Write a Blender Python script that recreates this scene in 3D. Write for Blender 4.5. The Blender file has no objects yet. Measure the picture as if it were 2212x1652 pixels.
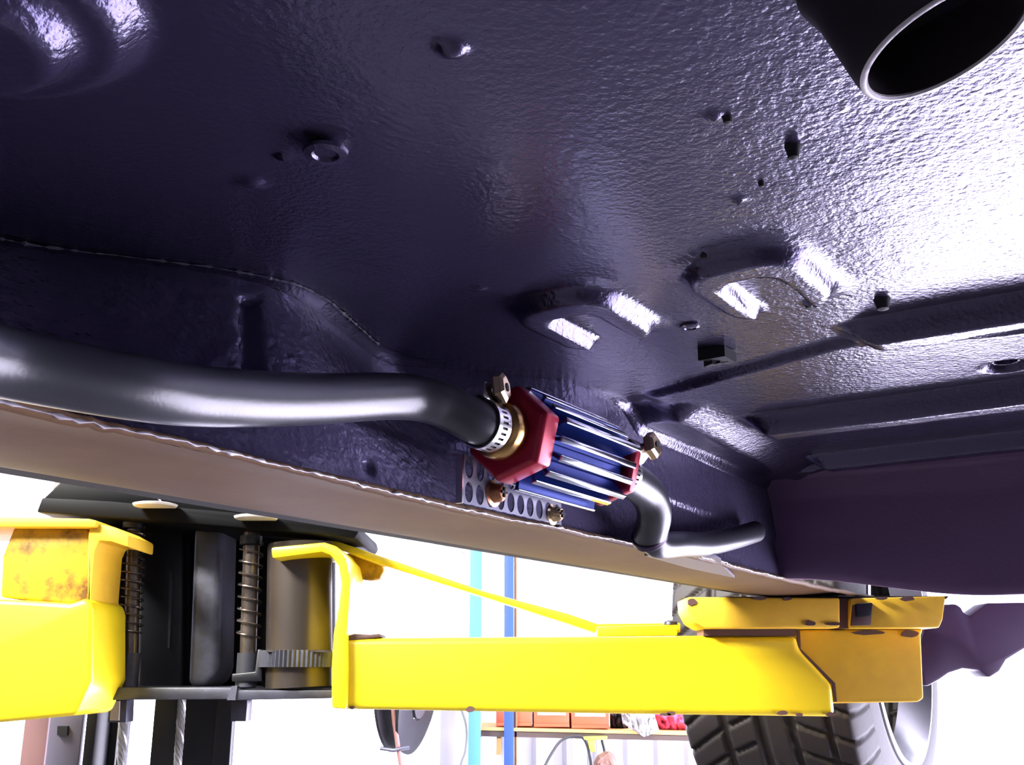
import bpy, bmesh, math, random
import numpy as np
from mathutils import Vector, Matrix, noise
random.seed(4)
C = bpy.context.scene.collection
sc = bpy.context.scene
R_ = math.radians
# ------------------------------------------------------------------ camera, world, light, exposure
F = 2214.0; PX, PY = 1106.0, 826.0
EYE = 1.5
PITCH = math.atan(624 / F)
cam_d = bpy.data.cameras.new('camera'); cam = bpy.data.objects.new('camera', cam_d); C.objects.link(cam)
cam.location = (0, 0, EYE); cam.rotation_euler = (math.pi / 2 + PITCH, 0, 0)
cam_d.sensor_width = 36; cam_d.lens = 36 * F / 2212; cam_d.clip_start = .02; cam_d.clip_end = 200
sc.camera = cam
sc.view_settings.view_transform = 'Standard'; sc.view_settings.look = 'None'
sc.view_settings.gamma = 1; sc.view_settings.use_curve_mapping = False
sc.view_settings.exposure = -.35
w = bpy.data.worlds.new('overcast_sky'); sc.world = w; w.use_nodes = True
bg = w.node_tree.nodes['Background']; bg.inputs[0].default_value = (.78, .80, 1.0, 1); bg.inputs[1].default_value = 10.0
sd = bpy.data.lights.new('sun', 'SUN'); so = bpy.data.objects.new('sun', sd); C.objects.link(so)
sd.energy = 120; sd.angle = R_(1.0); sd.color = (.96, .94, 1)
so.rotation_euler = Vector((.04, .10, 1)).to_track_quat('Z', 'Y').to_euler()   # high sun, from the right

FILL_LAMPS = []
for (lx, ly) in ((-1.9, -.5), (-2.1, .9)):  # two unseen lamps added to brighten the yellow arms
    ld = bpy.data.lights.new('fill_lamp', 'AREA'); lo = bpy.data.objects.new('fill_lamp', ld); C.objects.link(lo)
    ld.shape = 'RECTANGLE'; ld.size = 1.2; ld.size_y = .25; ld.energy = 330; ld.color = (1, .98, .93)
    lo.location = (lx, ly, 3.18); lo.rotation_euler = (Vector((lx, ly, 3.18)) - Vector((0, 1.5, 1.4))).to_track_quat('Z', 'Y').to_euler()
    FILL_LAMPS.append(lo)
# ------------------------------------------------------------------ geometry of the view
def ray(px, py):
    x = px - PX; z = PY - py
    return Vector((x, F * math.cos(PITCH) - z * math.sin(PITCH), F * math.sin(PITCH) + z * math.cos(PITCH)))
def P(px, py, y):                     # point at true distance y in front of the camera
    d = ray(px, py); return Vector((d.x * y / d.y, y, EYE + d.z * y / d.y))
_r = ray(2600, 1450); BETA = math.atan2(_r.x, _r.y)
LU = Vector((math.sin(BETA), math.cos(BETA), 0)); LV = Vector((math.cos(BETA), -math.sin(BETA), 0))
def W(u, v, h): return LU * u + LV * v + Vector((0, 0, EYE + h))      # car axes: u along, v inboard, h above the eye

# ------------------------------------------------------------------ materials
MATS = {}
def mat(name, col, rough=.5, metal=0., spec=.5, bump=0., scale=100., col2=None, cscale=12., cthr=(.45, .6), coat=0., tint=None, bump2=0., scale2=20., stretch=None, anis=0):
    if name in MATS: return MATS[name]
    m = bpy.data.materials.new(name); m.use_nodes = True; nt = m.node_tree; b = nt.nodes['Principled BSDF']
    b.inputs['Base Color'].default_value = (*col, 1); b.inputs['Roughness'].default_value = rough
    if tint: b.inputs['Specular Tint'].default_value = (*tint, 1)
    b.inputs['Metallic'].default_value = metal; b.inputs['Specular IOR Level'].default_value = spec
    b.inputs['Coat Weight'].default_value = coat; b.inputs['Coat Roughness'].default_value = .12
    tc = nt.nodes.new('ShaderNodeTexCoord'); src = tc.outputs['Object']
    if stretch:
        mp = nt.nodes.new('ShaderNodeMapping'); mp.inputs['Scale'].default_value = stretch
        nt.links.new(src, mp.inputs[0]); src = mp.outputs[0]
    if col2:
        n = nt.nodes.new('ShaderNodeTexNoise'); n.inputs['Scale'].default_value = cscale; n.inputs['Detail'].default_value = 6; n.inputs['Roughness'].default_value = .65
        nt.links.new(src, n.inputs[0])
        cr = nt.nodes.new('ShaderNodeValToRGB'); cr.color_ramp.elements[0].position = cthr[0]; cr.color_ramp.elements[1].position = cthr[1]
        cr.color_ramp.elements[0].color = (*col, 1); cr.color_ramp.elements[1].color = (*col2, 1)
        nt.links.new(n.outputs[0], cr.inputs[0]); nt.links.new(cr.outputs[0], b.inputs['Base Color'])
    last = None
    for s, st in ((scale, bump), (scale2, bump2)):
        if st > 0:
            n = nt.nodes.new('ShaderNodeTexNoise'); n.inputs['Scale'].default_value = s; n.inputs['Detail'].default_value = 2
            nt.links.new(src, n.inputs[0])
            bp = nt.nodes.new('ShaderNodeBump'); bp.inputs['Strength'].default_value = 1; bp.inputs['Distance'].default_value = st
            nt.links.new(n.outputs[0], bp.inputs['Height'])
            if last: nt.links.new(last.outputs[0], bp.inputs['Normal'])
            last = bp
    if last: nt.links.new(last.outputs[0], b.inputs['Normal'])
    MATS[name] = m; return m
M_UNDER = mat('undercoat', (.017, .014, .029), .21, 0, .85, bump=.00045, scale=330, bump2=.0004, scale2=90, tint=(.62, .56, 1.0))
M_UNDER_S = mat('undercoat_smooth', (.014, .006, .022), .42, 0, .5, bump=.00012, scale=300, tint=(.85, .65, 1.0))
M_SILL = mat('sill_warm_sheen', (.11, .062, .036), .55, .0, .12, bump=.00008, scale=250, col2=(.15, .09, .045), cscale=6, cthr=(.4, .7))  # brown base stands in for the warm floor reflected in dark grey paint
M_BARE = mat('bare_lip', (.30, .28, .30), .45, .5, .5, bump=.0003, scale=300)
M_RUBBER = mat('hose_rubber', (.022, .023, .030), .34, 0, .55, bump=.00006, scale=500)
M_BLACK = mat('black_steel', (.009, .009, .013), .42, 0, .4, bump=.0001, scale=120)
M_PLATE = mat('scuffed_steel', (.05, .05, .062), .4, .2, .5, col2=(.075, .075, .10), cscale=25, bump=.0002, scale=80)
M_PIN = mat('oiled_pin_steel', (.17, .14, .12), .28, .8, .5, col2=(.09, .07, .06), cscale=18)
M_STRAND = mat('wire_rope_steel', (.42, .41, .40), .45, .7)
M_CHROME = mat('zinc_plate', (.72, .71, .70), .22, 1.0)
M_GOLD = mat('gold_zinc_screw', (.62, .46, .27), .25, 1.0)
M_BRASS = mat('brass_fitting', (.55, .33, .12), .25, 1.0)
M_RUSTY = mat('brown_screw', (.42, .2, .1), .35, .8)
M_RED = mat('red_anodised', (.33, .006, .03), .32, .3, .5)
M_BLUE = mat('blue_anodised', (.006, .022, .17), .3, .6, .6)
M_FIN = mat('bright_fin', (.72, .76, .86), .16, 1.0)
M_GREYMETAL = mat('grey_strap', (.22, .22, .27), .35, .7)
M_HOLE = mat('dark_gap', (.006, .006, .01), .7)
M_YEL = mat('lift_yellow', (.90, .72, .012), .36, 0, .5, col2=(.88, .62, .01), cscale=5, cthr=(.35, .7), coat=.25, bump=.00015, scale=60)
M_YEL2 = mat('lift_yellow_worn', (.92, .58, .04), .5, 0, .2, col2=(.72, .40, .05), cscale=9, cthr=(.4, .75), bump=.0002, scale=90)
M_YEL3 = mat('lift_yellow_grime_shade', (.50, .30, .012), .5, 0, .3, col2=(.10, .055, .02), cscale=26, cthr=(.46, .66), bump=.0002, scale=90)  # grime on the upper plate; painted shade on the gusset
M_CHIP_SHADE = mat('primer_and_shadow', (.11, .055, .045), .6)  # chipped primer, also used for the painted shadow strip on the arm
M_TYRE = mat('tyre_rubber', (.022, .017, .018), .6, 0, .4, bump=.0003, scale=120)
M_RIM = mat('alloy_rim', (.75, .75, .77), .25, 1.0)

# ------------------------------------------------------------------ mesh helpers
class MB:
    def __init__(s): s.v = []; s.f = []
    def add(s, vs, fs):
        o = len(s.v); s.v += [Vector(p) for p in vs]; s.f += [tuple(i + o for i in f) for f in fs]; return s
    def box(s, c, size, mx=None):
        c = Vector(c); vs = []
        for k in range(8):
            p = Vector(((k & 1) - .5, ((k >> 1) & 1) - .5, ((k >> 2) & 1) - .5)) * 1.0
            p = Vector((p.x * size[0], p.y * size[1], p.z * size[2]))
            if mx: p = mx @ p
            vs.append(c + p)
        return s.add(vs, [(0, 2, 3, 1), (4, 5, 7, 6), (0, 1, 5, 4), (2, 6, 7, 3), (0, 4, 6, 2), (1, 3, 7, 5)])
    def span(s, a, b):
        a = Vector(a); b = Vector(b); return s.box((a + b) / 2, tuple(abs(q) for q in (b - a)))
    def prism(s, pts, ext):
        n = len(pts); pts = [Vector(p) for p in pts]; ext = Vector(ext)
        vs = pts + [p + ext for p in pts]
        fs = [tuple(range(n)), tuple(range(2 * n - 1, n - 1, -1))] + [(i, i + n, (i + 1) % n + n, (i + 1) % n) for i in range(n)]
        return s.add(vs, fs)
    def tube(s, path, r, n=16, cap=True):
        path = [Vector(p) for p in path]; m = len(path)
        if not hasattr(r, '__len__'): r = [r] * m
        T = [(path[min(i + 1, m - 1)] - path[max(i - 1, 0)]).normalized() for i in range(m)]
        up = Vector((0, 0, 1)) if abs(T[0].z) < .9 else Vector((1, 0, 0))
        N = (up - T[0] * up.dot(T[0])).normalized(); vs = []; fs = []
        for i in range(m):
            N = (N - T[i] * N.dot(T[i])).normalized(); Bn = T[i].cross(N)
            for k in range(n):
                a = 2 * math.pi * k / n; vs.append(path[i] + (N * math.cos(a) + Bn * math.sin(a)) * r[i])
        for i in range(m - 1):
            for k in range(n):
                fs.append((i * n + k, i * n + (k + 1) % n, (i + 1) * n + (k + 1) % n, (i + 1) * n + k))
        if cap: fs += [tuple(range(n - 1, -1, -1)), tuple((m - 1) * n + k for k in range(n))]
        return s.add(vs, fs)
    def lathe(s, o, axis, prof, n=32, close=False):       # prof: (distance along axis, radius)
        o = Vector(o); a = Vector(axis).normalized()
        up = Vector((0, 0, 1)) if abs(a.z) < .9 else Vector((1, 0, 0))
        N = (up - a * up.dot(a)).normalized(); Bn = a.cross(N); vs = []; fs = []; m = len(prof)
        for (t, r) in prof:
            for k in range(n):
                g = 2 * math.pi * k / n; vs.append(o + a * t + (N * math.cos(g) + Bn * math.sin(g)) * r)
        for i in range(m - 1 + (1 if close else 0)):
            j = (i + 1) % m
            for k in range(n): fs.append((i * n + k, i * n + (k + 1) % n, j * n + (k + 1) % n, j * n + k))
        if not close:
            if prof[0][1] > 1e-6: fs.append(tuple(range(n - 1, -1, -1)))
            if prof[-1][1] > 1e-6: fs.append(tuple((m - 1) * n + k for k in range(n)))
        return s.add(vs, fs)
    def build(s, name, m, parent=None, bevel=0, seg=2, smooth=True, label=None):
        me = bpy.data.meshes.new(name)
        lo = Vector((min(p.x for p in s.v), min(p.y for p in s.v), min(p.z for p in s.v)))
        hi = Vector((max(p.x for p in s.v), max(p.y for p in s.v), max(p.z for p in s.v)))
        o = Vector(((lo.x + hi.x) / 2, (lo.y + hi.y) / 2, lo.z))
        me.from_pydata([tuple(p - o) for p in s.v], [], s.f)
        bm = bmesh.new(); bm.from_mesh(me); bmesh.ops.recalc_face_normals(bm, faces=bm.faces)
        if bevel:
            es = [e for e in bm.edges if len(e.link_faces) == 2 and e.calc_face_angle(0) > .5]
            bmesh.ops.bevel(bm, geom=es, offset=bevel, segments=seg, profile=.5, affect='EDGES', clamp_overlap=True)
        bm.to_mesh(me); bm.free()
        return finish(me, name, m, parent, o, smooth, label)
def finish(me, name, m, parent, o, smooth=True, label=None):
    me.materials.append(m)
    if smooth:
        me.polygons.foreach_set('use_smooth', [True] * len(me.polygons)); me.set_sharp_from_angle(angle=R_(38))
    ob = bpy.data.objects.new(name, me); C.objects.link(ob)
    if parent:
        ob.parent = parent; pw = parent.location.copy(); q = parent.parent
        while q: pw += q.location; q = q.parent
        ob.location = o - pw
    else: ob.location = o
    if label: ob['label'] = label
    return ob
def thing(name, label, cat, loc, group=None):
    o = bpy.data.objects.new(name, None); C.objects.link(o); o.location = loc; o.empty_display_size = .02
    o['label'] = label; o['category'] = cat
    if group: o['group'] = group
    return o
def sub(name, label, loc, parent):
    o = bpy.data.objects.new(name, None); C.objects.link(o); o.empty_display_size = .02; o.parent = parent; o.location = Vector(loc) - parent.location
    o['label'] = label; return o
def tag(o, label, cat, group=None):
    o['label'] = label; o['category'] = cat
    if group: o['group'] = group
    return o
def struct(o): o['kind'] = 'structure'; return o
def grid(name, m, parent, X, Y, Z, smooth=True, label=None):        # numpy world-coordinate arrays
    nu, nv = X.shape; co = np.stack([X, Y, Z], -1).reshape(-1, 3)
    o = Vector(((co[:, 0].min() + co[:, 0].max()) / 2, (co[:, 1].min() + co[:, 1].max()) / 2, co[:, 2].min()))
    co = co - np.array(o)
    idx = np.arange(nu * nv).reshape(nu, nv)
    q = np.stack([idx[:-1, :-1], idx[1:, :-1], idx[1:, 1:], idx[:-1, 1:]], -1).reshape(-1, 4)
    me = bpy.data.meshes.new(name); me.vertices.add(len(co)); me.vertices.foreach_set('co', co.ravel())
    me.loops.add(q.size); me.loops.foreach_set('vertex_index', q.ravel().astype(np.int32))
    me.polygons.add(len(q)); me.polygons.foreach_set('loop_start', np.arange(0, q.size, 4, dtype=np.int32))
    me.update(); me.validate()
    me.materials.append(m)
    if smooth: me.polygons.foreach_set('use_smooth', [True] * len(me.polygons))
    ob = bpy.data.objects.new(name, me); C.objects.link(ob)
    if parent: ob.parent = parent; ob.location = o - parent.location
    else: ob.location = o
    if label: ob['label'] = label
    return ob
def ss(a, b, x): t = np.clip((x - a) / (b - a), 0, 1); return t * t * (3 - 2 * t)
def gridW(name, m, parent, U, V, H, **k):
    return grid(name, m, parent, LU.x * U + LV.x * V, LU.y * U + LV.y * V, EYE + H, **k)

# ------------------------------------------------------------------ setting: open workshop
M_FLOOR = mat('workshop_floor', (.075, .07, .08), .6, 0, .4, col2=(.055, .05, .06), cscale=1.5, bump=.001, scale=30)
M_APRON = mat('concrete_apron', (.46, .44, .52), .8, 0, .3, col2=(.41, .39, .47), cscale=2)
M_WALL = mat('white_sheeting', (.82, .83, .84), .5, 0, .4)
M_ROOF = mat('roof_sheet', (.45, .45, .46), .6)
struct(MB().span((-5, -4, -.1), (1.55, 5.6, 0)).span((1.55, -4, -.1), (2.7, .62, 0)).build('floor', M_FLOOR, smooth=False))
struct(MB().span((-30, -30, -.14), (30, 30, -.012)).build('apron_ground', M_APRON, smooth=False))
struct(MB().span((-5.1, -4.1, 3.3), (1.55, 5.7, 3.4)).span((-5.1, 5.7, 3.3), (-.42, 9, 3.4)).span((1.55, -4.1, 3.3), (2.7, .62, 3.4)).build('ceiling', M_ROOF, smooth=False))  # front-left span is an unseen awning added to shade the ground outside
wb = struct(MB().span((-.42, 5.56, 0), (1.45, 5.62, 3.3)).build('wall_back', M_WALL, smooth=False))
WY = 5.5
mb_mesh = None
for i in range(12):                                                   # corrugation ribs of the sheet, one by one
    x = -.36 + i * .155
    a = [(x, 5.56, .02), (x + .018, 5.535, .02), (x + .05, 5.535, .02), (x + .068, 5.56, .02)]
    mb = MB().prism(a, (0, 0, 3.2))
    r = mb.build('sheet_rib', M_WALL, wb, smooth=False)
struct(MB().span((-5.1, -4, 0), (-5.0, 5.7, 3.3)).build('wall_left', M_WALL, smooth=False))
M_WALLD = mat('dark_sheeting', (.22, .22, .25), .6)
struct(MB().span((-5.0, -4.1, 0), (2.7, -4.0, 3.3)).build('wall_rear', M_WALLD, smooth=False))
struct(MB().span((2.60, -4.0, 0), (2.70, .62, 3.3)).build('wall_right', M_WALLD, smooth=False))

for k, lo in enumerate(FILL_LAMPS):
    t = thing('added_strip_light', ('rear', 'front')[k] + ' one of two tilted strip lights added out of view to brighten the yellow arms', 'ceiling light', Vector(lo.location) + Vector((0, 0, .02)), 'added strip lights out of view')
    mx = lo.rotation_euler.to_matrix(); c = Vector(lo.location) + mx @ Vector((0, 0, .035))
    MB().box(c, (1.26, .30, .05), mx).build('fill_lamp_housing', M_WALL, t, bevel=.005)
    MB().tube([Vector(lo.location) + mx @ Vector((-.4, 0, .05)), Vector((lo.location.x - .4, lo.location.y, 3.31))], .008, 8).build('hanger', M_GREYMETAL, t)
    MB().tube([Vector(lo.location) + mx @ Vector((.4, 0, .05)), Vector((lo.location.x + .4, lo.location.y, 3.31))], .008, 8).build('hanger', M_GREYMETAL, t)
# ------------------------------------------------------------------ THE CAR
car = thing('car', 'dark undercoated underside of a car raised on the yellow lift', 'car', W(.6, -.44, .09))
H0 = .22
step = .0026
us = np.arange(-.55, 1.112, step); vs_ = np.arange(-.530, .50, step)
U, V = np.meshgrid(us, vs_, indexing='ij'); Hh = np.full(U.shape, H0)
def sd_rr(cu, cv, hu, hv, r, rot=0):
    a = U - cu; b = V - cv; c, s = math.cos(rot), math.sin(rot); a, b = a * c + b * s, -a * s + b * c
    qx = np.abs(a) - (hu - r); qy = np.abs(b) - (hv - r)
    return np.hypot(np.maximum(qx, 0), np.maximum(qy, 0)) + np.minimum(np.maximum(qx, qy), 0) - r
def boss(sdv, h, slope): return h * (1 - ss(-slope, 0, sdv))
def vnoise(sc_, seed):
    rs = np.random.RandomState(seed); g = rs.rand(64, 64)
    x = (U * sc_) % 63; y = (V * sc_) % 63; xi = x.astype(int); yi = y.astype(int); fx = x - xi; fy = y - yi
    fx = fx * fx * (3 - 2 * fx); fy = fy * fy * (3 - 2 * fy)
    return (g[xi, yi] * (1 - fx) * (1 - fy) + g[xi + 1, yi] * fx * (1 - fy) + g[xi, yi + 1] * (1 - fx) * fy + g[xi + 1, yi + 1] * fx * fy) - .5
Hh += .0022 * vnoise(7, 1) + .0006 * vnoise(22, 2)
# two stamped double-step lugs
for (cu, cv, rot) in ((.545, -.182, .05), (.545, -.298, .02)):
    d = sd_rr(cu, cv, .051, .038, .031, rot)
    inner = boss(sd_rr(cu + .030, cv, .056, .0185, .0165, rot), 1., .0035)
    lug = boss(d, .0105, .008) * (1 - inner)
    far = ss(cu + .050, cu + .030, U) if False else 1
    Hh -= lug * .8
    Hh -= boss(sd_rr(cu + .0, cv, .058, .044, .024, rot), .0015, .010) * (1 - inner)
# round boss at the top left
d = np.hypot(U - .150, V + .318); Hh -= .011 * (1 - ss(.046, .062, d)) + .011 * (1 - ss(.026, .041, d))
# transverse step and pressed ribs of the front pan
def ridge(u0, wd, h, v0, v1=9., soft=.03):
    return h * ss(u0 - wd, u0 - wd * .35, U) * (1 - ss(u0 + wd * .35, u0 + wd, U)) * ss(v0, v0 + soft, V) * (1 - ss(v1 - soft, v1, V))
edge = .735 + (-.334 - V) * .32; edge = np.where(V > -.18, .686 - (V + .18) * .05, edge)
Hh -= .006 * ss(-.004, .006, U - edge) * ss(-.36, -.34, V)
Hh -= ridge(.672, .022, .016, -.175)
Hh -= ridge(.862, .026, .018, -.315)
Hh -= ridge(1.050, .022, .015, -.32)
Hh -= ridge(1.085, .012, .007, -.345)
Hh += .012 * (1 - ss(.010, .018, np.hypot(U - .800, V + .088)))      # hole by the right edge
# fillet down into the sill
KU = [-.6, .27, .33, .38, .415, .46, .55, .60, .66, .70, 1.3]; KV = [1.15, 1.15, .75, .45, .36, .50, .78, .55, .15, .06, .06]
def kw(u):
    q = np.linspace(-.6, 1.3, 800); k = np.interp(q, KU, KV); k = np.convolve(np.pad(k, 12, 'edge'), np.ones(25) / 25, 'valid'); return np.interp(u, q, k)
vtop = -.378 - kw(U) * .12
Hh -= .006 * (1 - ss(.0, .011, V - vtop)) * (1 - ss(.55, .62, U))
Hh -= .010 * (1 - ss(-.383, -.372, V)) * ss(.70, .78, U)
Hh -= .015 * ss(.76, .79, U) * (1 - ss(-.360, -.305, V)) 
# small dents, weld bumps
for (u, v, r, h) in ((.292, -.286, .010, .0035), (.263, -.197, .007, .004), (.36, -.135, .004, .003), (.44, -.155, .003, .003), (.47, -.33, .006, .002), (.60, -.25, .007, .002), (.60, -.17, .005, .003), (.30, -.34, .008, .002), (.49, -.20, .003, .002), (.29, -.31, .003, .003)):
    d = np.hypot(U - u, V - v); Hh -= h * (1 - ss(r * .3, r, d))
pan = gridW('floor_pan', M_UNDER, car, U, V, Hh)
# sill inner wall
us = np.arange(-.55, 1.17, .003); hs = np.arange(.098, .2225, .0025)
U, V = np.meshgrid(us, hs, indexing='ij')
def poly_sd(pts):
    d = np.full(U.shape, 9.); inside = np.zeros(U.shape, bool); n = len(pts)
    for i in range(n):
        (x0, y0), (x1, y1) = pts[i], pts[(i + 1) % n]; ex, ey = x1 - x0, y1 - y0
        t = np.clip(((U - x0) * ex + (V - y0) * ey) / (ex * ex + ey * ey), 0, 1)
        d = np.minimum(d, np.hypot(U - x0 - t * ex, V - y0 - t * ey))
        c = ((y0 > V) != (y1 > V)) & (U < (x1 - x0) * (V - y0) / (y1 - y0 + 1e-12) + x0); inside ^= c
    return np.where(inside, -d, d)
off = -kw(U) * np.clip(V - .098, 0, 1) + .007
off += .006 * ss(.128, .21, V) * (1 - ss(.36, .44, U))
off -= .006 * (1 - ss(.003, .006, np.abs(U - .372 - (V - .17) * .2))) * (V > .140) * (V < .205)
off -= .004 * (1 - ss(.004, .008, np.abs(U - .225 + (V - .17) * .5))) * (V > .13)
off += .0020 * vnoise(240, 5) * ss(.125, .14, V) * (1 - ss(.36, .42, U)) * ss(.18, .24, U)
off += .003 * (1 - ss(.138, .146, V)) * (1 - ss(.50, .56, U))
off += .003 * ss(.555, .575, U) * ss(.150, .156, V + (U - .56) * .02)
off -= .003 * (1 - ss(.003, .006, np.hypot(U - .437, V - .112)))
Hn = V.copy()
gridW('sill_inner_wall', mat('undercoat_rough', (.06, .052, .10), .26, 0, .8, bump=.0011, scale=190, tint=(.62, .56, 1.0)), car, U, -.385 + off, Hn)
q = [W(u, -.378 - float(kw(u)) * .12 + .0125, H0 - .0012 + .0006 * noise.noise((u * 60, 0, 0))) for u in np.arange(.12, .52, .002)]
MB().tube(q, [.0001 + .0022 * abs(noise.noise((i * .6, 2, 0))) for i in range(len(q))], 6).build('edge_glint', mat('glint_grey', (.09, .09, .12), .35, 0, .6), car, label='faint pale painted reflection along the panel edge above the thick hose')  # pale tube drawn in place of light reflected along the panel edge
# sill underside: swept section, ragged inner lip
prof = [(-.3725, .1012, .6), (-.3705, .0992, 1), (-.374, .0965, 1), (-.380, .0985, .3), (-.388, .101, 0), (-.405, .100, 0), (-.43, .0975, 0), (-.46, .0965, 0), (-.485, .098, 0), (-.500, .1005, 0), (-.5035, .1055, 0), (-.504, .108, 0)]
us = np.arange(-.55, 1.75, .004); X = np.zeros((len(us), len(prof))); Y = X.copy(); Z = X.copy()
for i, u in enumerate(us):
    for j, (v, h, k) in enumerate(prof):
        n1 = noise.noise((u * 18, j * .2, 0)) * .0022 * k + noise.noise((u * 150, 3, 0)) * .0012 * k
        n2 = (.010 * k * max(0, 1 - abs(u - .86) / .10))
        vv = v + n1 + n2 + .004 * math.sin(u * 9) * (k > 0)
        p = W(u, vv, h + n1 * .6); X[i, j], Y[i, j], Z[i, j] = p
grid('sill', M_SILL, car, X, Y, Z, label='sill underside with the floor reflection painted brown and a ragged lip')
mb = MB().prism([W(-.55, -.505, .1035), W(-.55, -.538, .1035), W(1.75, -.521, .1035), W(1.75, -.505, .1035)], (0, 0, .02))
mb.build('side_skirt', M_HOLE, car, label='thin black outer skirt')
mb = MB()                                                            # bright worn pinch edge along the lip
pth = []
for i, u in enumerate(np.arange(-.2, 1.12, .003)):
    n1 = noise.noise((u * 18, .2, 0)) * .0022 + noise.noise((u * 150, 3, 0)) * .0012
    pth.append(W(u, -.3705 + n1 + .010 * max(0, 1 - abs(u - .86) / .10) + .004 * math.sin(u * 9), .0985 + n1 * .6))
mb.tube(pth, [.0003 + .0020 * abs(noise.noise((i * .7, 7, 0))) for i in range(len(pth))], 6)
mb.build('pinch_lip', M_BARE, car, label='pale worn edge of the sill flange')
t = MB().prism([W(.815, -.392, .0965), W(.835, -.365, .0972), W(.875, -.352, .0985), (W(.90, -.356, .0975)), W(.93, -.368, .097), W(.99, -.385, .0965), W(1.06, -.405, .096), W(.93, -.402, .0958)], (0, 0, .0025))
t.build('torn_flange', mat('torn_metal', (.16, .15, .2), .45, .3, .5, bump=.0002, scale=200), car, label='torn grey flap of the flange')
# bulkhead closing the foot well
us = np.arange(-.386, .50, .006); ts = np.linspace(0, 1, 40)
A, T = np.meshgrid(us, ts, indexing='ij')
bot = .099 - .026 * ss(-.385, -.16, A)
pu = np.interp(T, [0, .1, .3, .6, .86, .93, 1], [1.095, 1.112, 1.122, 1.128, 1.130, 1.134, 1.17])
ph = np.interp(T, [0, .1, .3, .6, .86, .93, 1], [0, .05, .25, .62, .95, 1, .985])
Hb = .212 * (1 - ph) + bot * ph
pu = pu + .012 * ss(.0, .02, (A + .02) - (Hb - .1) * 1.2) - .004 * np.sin(A * 14)
gridW('bulkhead', mat('flare_purple_coat', (.14, .075, .17), .5, 0, .4, bump=.0003, scale=260), car, pu, A, Hb)  # purple base carries the lens flare veil lying over this panel
# drain tube near the top right corner
ta = Vector((-.34, .08, 1)).normalized(); rimc = W(.317, -.0395, H0 - .025); c0 = rimc + ta * .030; ro = .0295; zz = -.030
lt = MB(); lt.lathe(c0, ta, [(.012, ro + .006), (-.002, ro + .002), (zz + .003, ro), (zz, ro - .0008), (zz - .0006, ro - .002), (zz, ro - .0034), (zz + .004, ro - .004), (.012, ro - .004)], 64, close=True)
lt.build('drain_tube', mat('tube_dark', (.008, .004, .008), .5, 0, .3), car)
rt = MB(); rt.lathe(c0, ta, [(zz - .0002, ro - .0006), (zz - .0010, ro - .0014), (zz - .0012, ro - .0024), (zz - .0004, ro - .0032)], 64)
rt.f = [f for f in rt.f if len(f) == 4]
rt.build('tube_rim', M_BARE, car, label='pale worn rim')
MB().lathe(c0, ta, [(-.008, 0.), (-.008, ro - .004), (-.006, ro - .004), (-.006, 0)], 40).build('tube_plug', M_HOLE, car)
# studs and clips poking out of the pan
def stud(u, v, r, h, name='stud', m=M_HOLE):
    MB().lathe(W(u, v, H0 + .001), (0, 0, -1), [(0, r * 1.3), (h * .4, r), (h * .9, r * .8), (h, r * .3)], 10).build(name, m, car)
stud(.404, -.1165, .003, .007); stud(.621, -.132, .0045, .008); stud(.365, -.131, .0022, .004); stud(.494, -.196, .002, .004); stud(.43, -.14, .0015, .003); stud(.605, -.172, .003, .004)
ct = MB().lathe(W(.292, -.286, H0 - .003), (0, 0, -1), [(0, .010), (.0015, .0095), (.002, .006), (.0008, .005), (.0008, 0)], 24).build('drain_plug', M_UNDER, car)
MB().lathe(W(.600, -.250, H0 - .001), (0, 0, -1), [(0, .007), (.0012, .0065), (.002, .004), (.0008, .003), (.0008, 0)], 20).build('drain_plug', M_UNDER, car)
cl = MB()
for k in range(4): cl.box(W(.662 + .003 * k, -.262 + .004 * k, H0 - .006), (.004, .009 - .001 * k, .010 - .002 * k), Matrix.Rotation(.5 + .3 * k, 3, 'Z'))
cl.prism([W(.655, -.268, H0), W(.655, -.248, H0), W(.672, -.246, H0 - .001)], (0, 0, -.008))
cl.build('clip', M_HOLE, car, smooth=False, label='small jagged black clip')
hr = MB().lathe(W(.800, -.088, H0 + .004), (0, 0, -1), [(0, .0105), (.004, .0105), (.0055, .0095), (.0055, .008), (.004, .0075), (0, .0075)], 32, close=True)
hr.build('hole_collar', M_UNDER, car)
# rest of the body, seen from elsewhere
bo = MB(); bo.prism([W(-1.2, -.54, .11), W(1.0, -.54, .11), W(1.3, -.54, .5), W(1.75, -.54, .66), W(2.25, -.54, .5), W(2.7, -.54, .2), W(2.7, -.54, .85), W(1.6, -.54, .95), W(-1.2, -.54, 1.0)], LV * .02)
bo.build('body_side', mat('body_paint', (.05, .06, .09), .25, .3, .5), car)
bo = MB(); bo.prism([W(1.14, -.36, .24), W(2.6, -.36, .30), W(2.6, 1.2, .30), W(1.14, 1.2, .24)], (0, 0, .02))
bo.prism([W(-1.2, -.5, .235), W(1.14, -.5, .235), W(1.14, 1.2, .235), W(-1.2, 1.2, .235)], (0, 0, .01))
bo.prism([W(-1.2, -.54, .98), W(1.6, -.54, .95), W(1.6, 1.25, .95), W(-1.2, 1.25, .98)], (0, 0, .03))
bo.prism([W(-1.2, 1.23, .11), W(2.6, 1.23, .11), W(2.6, 1.23, .9), W(-1.2, 1.23, .9)], LV * .02)
bo.build('body_shell', mat('dark_shell', (.006, .006, .008), .6), car)
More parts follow.
